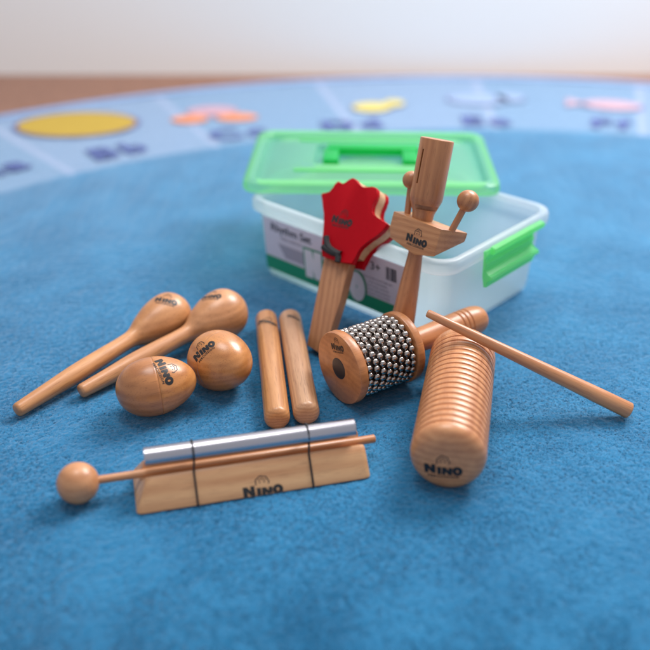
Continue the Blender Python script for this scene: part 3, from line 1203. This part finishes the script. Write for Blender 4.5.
# chime mallet: stick lies in the trough, ball beyond the left end
b0 = G(78, 483, 0.0155)
s1 = G(375, 438.5, 0.0148)
mm = frame(b0, s1 - b0, (0, 0, 1))
mallet = thing('chime_mallet', mm, 'small mallet with round wooden head whose stick lies under the silver chime tube', 'mallet')
bm = bmesh.new()
BR = 0.0155
prof = [(-BR * math.cos(math.pi * k / 32), BR * math.sin(math.pi * k / 32)) for k in range(33)]
prof[0] = (-BR, 0); prof[-1] = (BR, 0)
lathe(bm, prof, 64)
bm_obj('mallet_head', bm, W_BALL, mallet, mm)
bm = bmesh.new()
ML_ = (s1 - b0).length
lathe(bm, [(BR - 0.003, 0), (BR - 0.003, 0.0031), (BR + 0.02, 0.0031), (ML_ - 0.0008, 0.0034), (ML_, 0.0026), (ML_, 0)], 28)
bm_obj('stick', bm, W_BALL, mallet, mm, angle=50)

# ------------------------------------------------------------------ cabasa
CR = 0.0325
cf = G(343, 367, CR)
cb = G(399, 347, CR)
ax = (cb - cf)
ax.z = 0
AX = ax.normalized()
mcab = frame(cf, AX, (0, 0, 1))
LCB = ax.length
cab = thing('cabasa', mcab, 'wooden cabasa wrapped in chains of steel beads, handle reaching behind the guiro', 'cabasa')


def disc(z0_, z1_, r, bev=0.0018):
    return [(z0_, 0), (z0_, r - bev), (z0_ + bev * 0.3, r - bev * 0.3), (z0_ + bev, r), (z1_ - bev, r), (z1_ - bev * 0.3, r - bev * 0.3), (z1_, r - bev), (z1_, 0)]


bm = bmesh.new()
lathe(bm, disc(-0.0045, 0.0045, CR), 96)
fd = bm_obj('front_disc', bm, W_CAB, cab, mcab, angle=30)
bm = bmesh.new()
lathe(bm, disc(LCB - 0.0035, LCB + 0.0045, CR), 96)
bm_obj('rear_disc', bm, W_CAB, cab, mcab, angle=30)
bm = bmesh.new()
lathe(bm, [(-0.0049, 0), (-0.0049, 0.0086), (-0.0047, 0.0094), (-0.0044, 0.0097), (-0.0042, 0)], 48)
bm_obj('centre_plug', bm, HOLE, fd, mcab)
bm = bmesh.new()
lathe(bm, [(0.0045, 0), (0.0045, 0.0262), (LCB - 0.0035, 0.0262), (LCB - 0.0035, 0)], 72)
bm_obj('steel_shell', bm, DRUM, cab, mcab)
stamp(fd, 337.5, 347.5, -10, 0.0185)
# handle with turned rings near the end
he = G(482, 324, 0.030)
HL = (he - cf).dot(AX) + 0.008
pts = [(LCB + 0.0035, 0.0125), (LCB + 0.010, 0.0112), (LCB + 0.030, 0.0112), (LCB + 0.052, 0.0125), (HL - 0.026, 0.0138), (HL - 0.012, 0.0136), (HL - 0.004, 0.0108), (HL - 0.0005, 0.0045), (HL, 0)]
sp_ = smooth_profile(pts, 14)
prof = []
grooves = [HL - 0.034, HL - 0.029, HL - 0.024]
zz = np.linspace(LCB + 0.0035, HL - 0.006, 240)
zs = [p[0] for p in sp_]; rs = [p[1] for p in sp_]
for z in zz:
    r = np.interp(z, zs, rs)
    for g in grooves:
        r -= 0.0009 * math.exp(-((z - g) / 0.0007) ** 2)
    prof.append((float(z), float(r)))
prof = [(LCB + 0.0035, 0)] + prof + [p for p in sp_ if p[0] > HL - 0.006]
bm = bmesh.new()
lathe(bm, prof, 48)
bm_obj('handle', bm, W_CAB, cab, mcab, angle=70)
# beads: staggered rings
BD = 0.0031
rb_ = 0.0285
ring_n = 26
cols = 8
zs_ = [0.0080 + (LCB - 0.0150) * i / (cols - 1) for i in range(cols)]
bm = bmesh.new()
bmesh.ops.create_icosphere(bm, subdivisions=3, radius=BD)
for f in bm.faces:
    f.smooth = True
bead_me = bpy.data.meshes.new('bead')
bm.to_mesh(bead_me); bm.free()
bead_me.materials.append(STEEL)
allb = []
rng_ = random.Random(5)
for i, z in enumerate(zs_):
    for k in range(ring_n):
        a = 2 * math.pi * (k + 0.5 * (i % 2)) / ring_n + rng_.uniform(-0.022, 0.022)
        p = Vector((rb_ * math.cos(a), rb_ * math.sin(a), z + rng_.uniform(-0.0006, 0.0006)))
        wp = mcab @ p
        nw = (mcab.to_3x3() @ Vector((math.cos(a), math.sin(a), 0)))
        allb.append((-(nw.dot((EYE - wp).normalized())), p, a, i))
allb.sort(key=lambda t: t[0])
for s, p, a, i in allb[:100]:
    new_obj('bead', bead_me, cab, mcab @ Matrix.Translation(p))
bm = bmesh.new()
for s, p, a, i in allb[100:]:
    bmesh.ops.create_icosphere(bm, subdivisions=2, radius=BD, matrix=Matrix.Translation(p))
ob = bm_obj('beads', bm, STEEL, cab, mcab)
ob['kind'] = 'stuff'
bm = bmesh.new()      # the wires the beads hang on
for z in zs_:
    m_ = 72
    lp = [Vector((rb_ * math.cos(2 * math.pi * k / m_), rb_ * math.sin(2 * math.pi * k / m_), z)) for k in range(m_)]
    for k in range(m_):
        rod(bm, lp[k], lp[(k + 1) % m_], 0.00055, seg=6, rnd=0.0001)
bm_obj('bead_wires', bm, STEEL, cab, mcab)

# ------------------------------------------------------------------ guiro
GR = 0.0287
g0 = G(447.5, 458, GR)
gt = G(465.5, 326, GR * 2)
g1 = Vector((gt.x, gt.y, GR))
AG = (g1 - g0).normalized()
mg = frame(g0, AG, (0, 0, 1))
GLn = (g1 - g0).length
guiro = thing('guiro', mg, 'round wooden guiro with many cut rings and a smooth domed front end', 'guiro')
prof = [(-0.0068, 0), (-0.0066, 0.010), (-0.0058, 0.0170), (-0.0042, 0.0225), (-0.0015, 0.0261), (0.0015, 0.0278), (0.004, 0.0285), (0.0062, GR)]
zz = np.arange(0.0066, GLn - 0.010, 0.00025)
pitch_ = (GLn - 0.0175) / 18.0
for z in zz:
    ph = ((z - 0.0080) % pitch_) / pitch_
    d = 0.0
    if z < GLn - 0.011:
        q = min(ph, 1 - ph) * pitch_
        d = 0.0020 * max(0.0, 1 - (q / 0.00105) ** 1.5)
        d += 0.0006 * (1 - math.sin(math.pi * ph))
    prof.append((float(z), GR - d))
prof += [(GLn - 0.0085, GR), (GLn - 0.002, GR - 0.0006), (GLn + 0.002, GR - 0.003), (GLn + 0.005, GR - 0.008), (GLn + 0.006, GR - 0.014), (GLn + 0.006, 0)]
bm = bmesh.new()
lathe(bm, prof, 96)
go = bm_obj('body', bm, W_GUIRO, guiro, mg, angle=75)
stamp(go, 443, 470, -4, 0.0275)

# scraper stick
sb = G(630, 411, 0.0072)
sx_ = G(478, 337.5, 2 * GR + 0.0042)
dirs = (sx_ - sb).normalized()
Ls = 1.335 * (sx_ - sb).length
ms = frame(sb, dirs, (0, 0, 1))
scr = thing('scraper_stick', ms, 'long tapered wooden scraper stick leaning across the top of the guiro', 'scraper stick')
bm = bmesh.new()
lathe(bm, [(0, 0), (0, 0.0058), (0.0005, 0.0066), (0.0014, 0.0071), (0.03, 0.0068), (Ls * 0.6, 0.0050), (Ls * 0.85, 0.0040), (Ls - 0.001, 0.0034), (Ls, 0.0026), (Ls, 0)], 40)
bm_obj('stick', bm, W_GUIRO, scr, ms, angle=50)

# ------------------------------------------------------------------ wood block on a handle
fw = G(395, 361, 0.0)
tw = onplane(437.5, 139, Vector((0, 0.774, 0)), Vector((0, 1, 0)))
AW = (tw - fw).normalized()
LW = (tw - fw).length
mw_ = frame(fw, AW, E_)
block = thing('wood_block', mw_, 'tall turned wooden block on a handle with a crossbar and two ball beaters', 'wood block')


def zat(px, py):
    """height along the handle axis of the point of the axis seen at that height in the picture"""
    best = min(range(400), key=lambda k: abs(project(fw + AW * (LW * k / 399))[1] - py))
    return LW * best / 399


z_tip, z_sh, z_neck, z_cross = LW, zat(0, 203), zat(0, 212), zat(0, 236)
pr_ = [(0.0008, 0), (0.0008, 0.0100), (0.0016, 0.0112), (0.004, 0.0118), (0.02, 0.0117), (z_cross * 0.35, 0.0110), (z_cross * 0.62, 0.0090), (z_cross - 0.018, 0.0068), (z_cross, 0.0072), (z_neck - 0.004, 0.0098), (z_neck, 0.0102),
       (z_sh + 0.003, 0.0146), (z_sh + 0.006, 0.0150), (LW - 0.0012, 0.0150), (LW - 0.0003, 0.0146), (LW, 0.0138), (LW, 0)]
bm = bmesh.new()
lathe(bm, pr_, 72)
hb = bm_obj('handle_and_tone_block', bm, W_BLOCK, block, mw_, angle=30)
# saw slot on the left of the tone block and a curved notch at its foot
left_dir = (mw_.to_3x3().inverted() @ (RGT * -0.80 - Vector((0, 1, 0)) * 0.62))
la = math.atan2(left_dir.y, left_dir.x)
bm = bmesh.new()
box(bm, (0.007, -0.0009, LW - 0.040), (0.02, 0.0009, LW - 0.010))
bmesh.ops.rotate(bm, cent=(0, 0, 0), matrix=Matrix.Rotation(la, 3, 'Z'), verts=bm.verts)
cut1 = bm_obj('c1', bm, None, None, mw_, smooth=False)
ndir = (mw_.to_3x3().inverted() @ (RGT * 0.05 - Vector((0, 1, 0))))
na = math.atan2(ndir.y, ndir.x)
bm = bmesh.new()
box(bm, (0.0062, -0.0105, z_sh - 0.0052), (0.02, 0.0105, z_sh - 0.0012))
bmesh.ops.rotate(bm, cent=(0, 0, 0), matrix=Matrix.Rotation(na, 3, 'Z'), verts=bm.verts)
cut2 = bm_obj('c2', bm, None, None, mw_, smooth=False)
boolean_cut(hb, [cut1, cut2])
# crossbar
bw, bt, bh = 0.030, 0.0125, 0.0130
zc = z_cross
me_ = bmesh.new()
front_ = [(-0.0300, 0.0140), (0.0235, 0.0140), (0.0235, -0.0115), (0.0030, -0.0165), (-0.0268, -0.0100), (-0.0300, 0.0000)]
back_ = [(-0.0290, 0.0140), (0.0360, 0.0140), (0.0355, 0.0060), (0.0060, -0.0160), (-0.0240, -0.0100), (-0.0290, 0.0000)]
OX = 0.0050
RO_ = R(-5)
front_ = [(x * math.cos(RO_) - z * math.sin(RO_), x * math.sin(RO_) + z * math.cos(RO_) + 0.0012) for x, z in front_]
back_ = [(x * math.cos(RO_) - z * math.sin(RO_), x * math.sin(RO_) + z * math.cos(RO_) + 0.0012) for x, z in back_]
fa = [me_.verts.new((x + OX, -bt, z + zc)) for x, z in front_]
ba = [me_.verts.new((x + OX, bt, z + zc)) for x, z in back_]
me_.faces.new(fa); me_.faces.new(ba[::-1])
for q in range(6):
    me_.faces.new((fa[q], ba[q], ba[(q + 1) % 6], fa[(q + 1) % 6]))
bmesh.ops.bevel(me_, geom=list(me_.edges), offset=0.0008, segments=2, affect='EDGES', profile=0.5)
Mx = mw_ @ Matrix(((0, 0, 1, 0), (0, 1, 0, 0), (-1, 0, 0, 0), (0, 0, 0, 1)))   # grain along the bar
bmesh.ops.transform(me_, matrix=Mx.inverted() @ mw_, verts=me_.verts)
cb_o = bm_obj('crossbar', me_, W_CROSS, block, Mx, angle=30)
hx = cb_o
stamp(cb_o, 416.5, 240.5, -20, 0.0225)
# beaters
pn = mw_.to_3x3() @ Vector((0, 1, 0))
pc = mw_ @ Vector((0, 0, zc))
for (bx, by, sx0, sy0, br) in ((411.5, 180, 407.5, 214, 0.0082), (468, 201, 451.5, 231, 0.0096)):
    pb = onplane(bx, by, pc, pn)
    ps = onplane(sx0, sy0, pc, pn)
    dr = (ps - pb).normalized()
    mb_ = frame(pb, dr, (0, 0, 1))
    bm = bmesh.new()
    k = 28
    prof = [(-br * math.cos(math.pi * q / k), br * math.sin(math.pi * q / k)) for q in range(k + 1)]
    prof[0] = (-br, 0); prof[-1] = (br, 0)
    lathe(bm, prof, 48)
    st = bmesh.new()
    lb = (ps - pb).length + 0.004
    lathe(st, [(br - 0.001, 0), (br - 0.001, 0.0030), (lb, 0.0030), (lb, 0)], 24)
    bt_o = bm_obj('beater', st, W_BLOCK, block, mb_)
    bm_obj('beater_ball', bm, W_BLOCK, bt_o, mb_)

# ------------------------------------------------------------------ red hand clapper
rim_front = BF - G_ * 0.0125                        # outer edge of the tub's front lip (plan)
foot = G(324, 353, 0)
# plane through the foot line (parallel to the tub's front) and the lip, kept clear by half the board
d_h = (rim_front - foot).dot(G_)                    # horizontal run from foot line to lip
tilt = math.atan2(BH, d_h)                          # rise of the board's back
nrm_ = (-G_ * math.sin(tilt) + Vector((0, 0, 1)) * math.cos(tilt)).normalized()
TB = 0.0056                                         # half thickness of the wooden board
po = foot + nrm_ * (TB + 0.0004)
if nrm_.dot(FWD) > 0:
    nrm_ = -nrm_
TRD = 0.0062                                        # each red cheek


def pl(px, py, off=0.0):
    q = onplane(px, py, po + nrm_ * off, nrm_)
    return q


xu = (pl(348, 183) - pl(324, 345))
mk = frame(po, nrm_, xu)                            # local z = out of the face, local x = up the handle
inv = mk.inverted()
clap = thing('hand_clapper', mk, 'red and wood hand shaped clapper leaning against the tub', 'clapper')


def loc(px, py, off):
    q = inv @ pl(px, py, off)
    return (q.x, q.y)


red_px = [(320.8, 194.6), (323.0, 192.6), (326.5, 193.4), (329.8, 192.6), (332.2, 188.4), (334.6, 183.6), (337.8, 181.0), (340.6, 182.4), (343.0, 184.6), (346.0, 183.0), (349.0, 179.2), (352.6, 177.6), (356, 179.4), (358.4, 183.6), (361.0, 187.4), (364.5, 188.4), (368, 186.6),
          (372, 186.2), (375.4, 187.4), (377, 189.4), (377, 194.6), (375, 199.5), (372.6, 204.6), (370.8, 209), (370.9, 212.5), (373, 215.8), (377, 218.4), (384, 221), (387, 223.6), (385.8, 227), (382, 231), (376, 236), (370.5, 239.4), (365, 242.6), (360.5, 246.5), (357.4, 250.6), (354.6, 256.6),
          (352.4, 264), (341, 262), (325.4, 257.2), (321.8, 256), (321.6, 250), (322, 243), (323.2, 231), (323.8, 222), (323.8, 214), (322.6, 205)]
zf = TB + TRD
rp = [loc(x, y, zf) for x, y in red_px]
# grain of the board along its length: material frame with local z along the board
Mw = mk @ Matrix(((0, 0, 1, 0), (1, 0, 0, 0), (0, 1, 0, 0), (0, 0, 0, 1)))


def board(name, poly, z0_, z1_, mat, bev, M):
    bm = bmesh.new()
    prism(bm, poly, z0_, z1_, bev, 2)
    bmesh.ops.transform(bm, matrix=M.inverted() @ mk, verts=bm.verts)
    return bm_obj(name, bm, mat, clap, M, angle=35)


red1 = board('red_front_cheek', rp, TB, zf, RED, 0.0010, mk)
red2 = board('red_back_cheek', rp, -zf, -TB, RED, 0.0010, mk)
# wooden core: the same outline a little smaller, running down into the handle
hl = [loc(x, y, zf - TRD) for x, y in ((305, 346), (340.5, 356.5))]
core = [p for p in rp]
cx_ = sum(p[0] for p in core) / len(core); cy_ = sum(p[1] for p in core) / len(core)
core = [(cx_ + (p[0] - cx_) * 0.985, cy_ + (p[1] - cy_) * 0.985) for p in core]
iL, iR = 39, 36
HW = 0.0145


def hpt(px, py):
    return loc(px, py, TB)


neck_r = hpt(351, 258); neck_l = hpt(325, 252)
bot_r = hpt(322, 355); bot_l = hpt(306.5, 345)
core_poly = core[:37] + [neck_r, neck_l] + core[42:]
handle_poly = [neck_l, neck_r, hpt(340, 300), hpt(328, 338), bot_r, bot_l, hpt(312, 318)]
board('wooden_core', core_poly, -TB + 0.0001, TB - 0.0001, W_CORE, 0.0006, Mw)
board('handle', handle_poly, -TB + 0.0003, TB - 0.0003, W_CLAP, 0.0008, Mw)
stamp(red1, 342, 221, -12, 0.024)
# black knotted cord on the lower left of the front cheek
kn = [loc(x, y, zf) for x, y in ((327, 237), (327.5, 243), (330, 248.5), (334, 251.5), (338, 253.5), (339, 258), (338, 262.5))]
kn2 = [loc(x, y, zf) for x, y in ((324, 247), (328, 250), (333, 253), (337, 254), (342, 254.5))]
for kk in (kn, kn2):
    cord_world('black_knot', [mk @ Vector((x, y, zf + 0.0012)) for x, y in kk], 0.0031, BLACK, red1, closed=False)

# ------------------------------------------------------------------ report
for o in (('clap top', mk @ Vector((rp[10][0], rp[10][1], zf))), ('tilt', math.degrees(tilt))):
    print(o)
low = [(o.name, min((parent_world(o) @ v.co).z for v in o.data.vertices)) for o in COL.objects if o.type == 'MESH' and o.name != 'rug' and not o.name.startswith(('printed', 'floor', 'wall', 'bead'))]
print([(n, round(z * 1000, 1)) for n, z in low if z < 0.003])
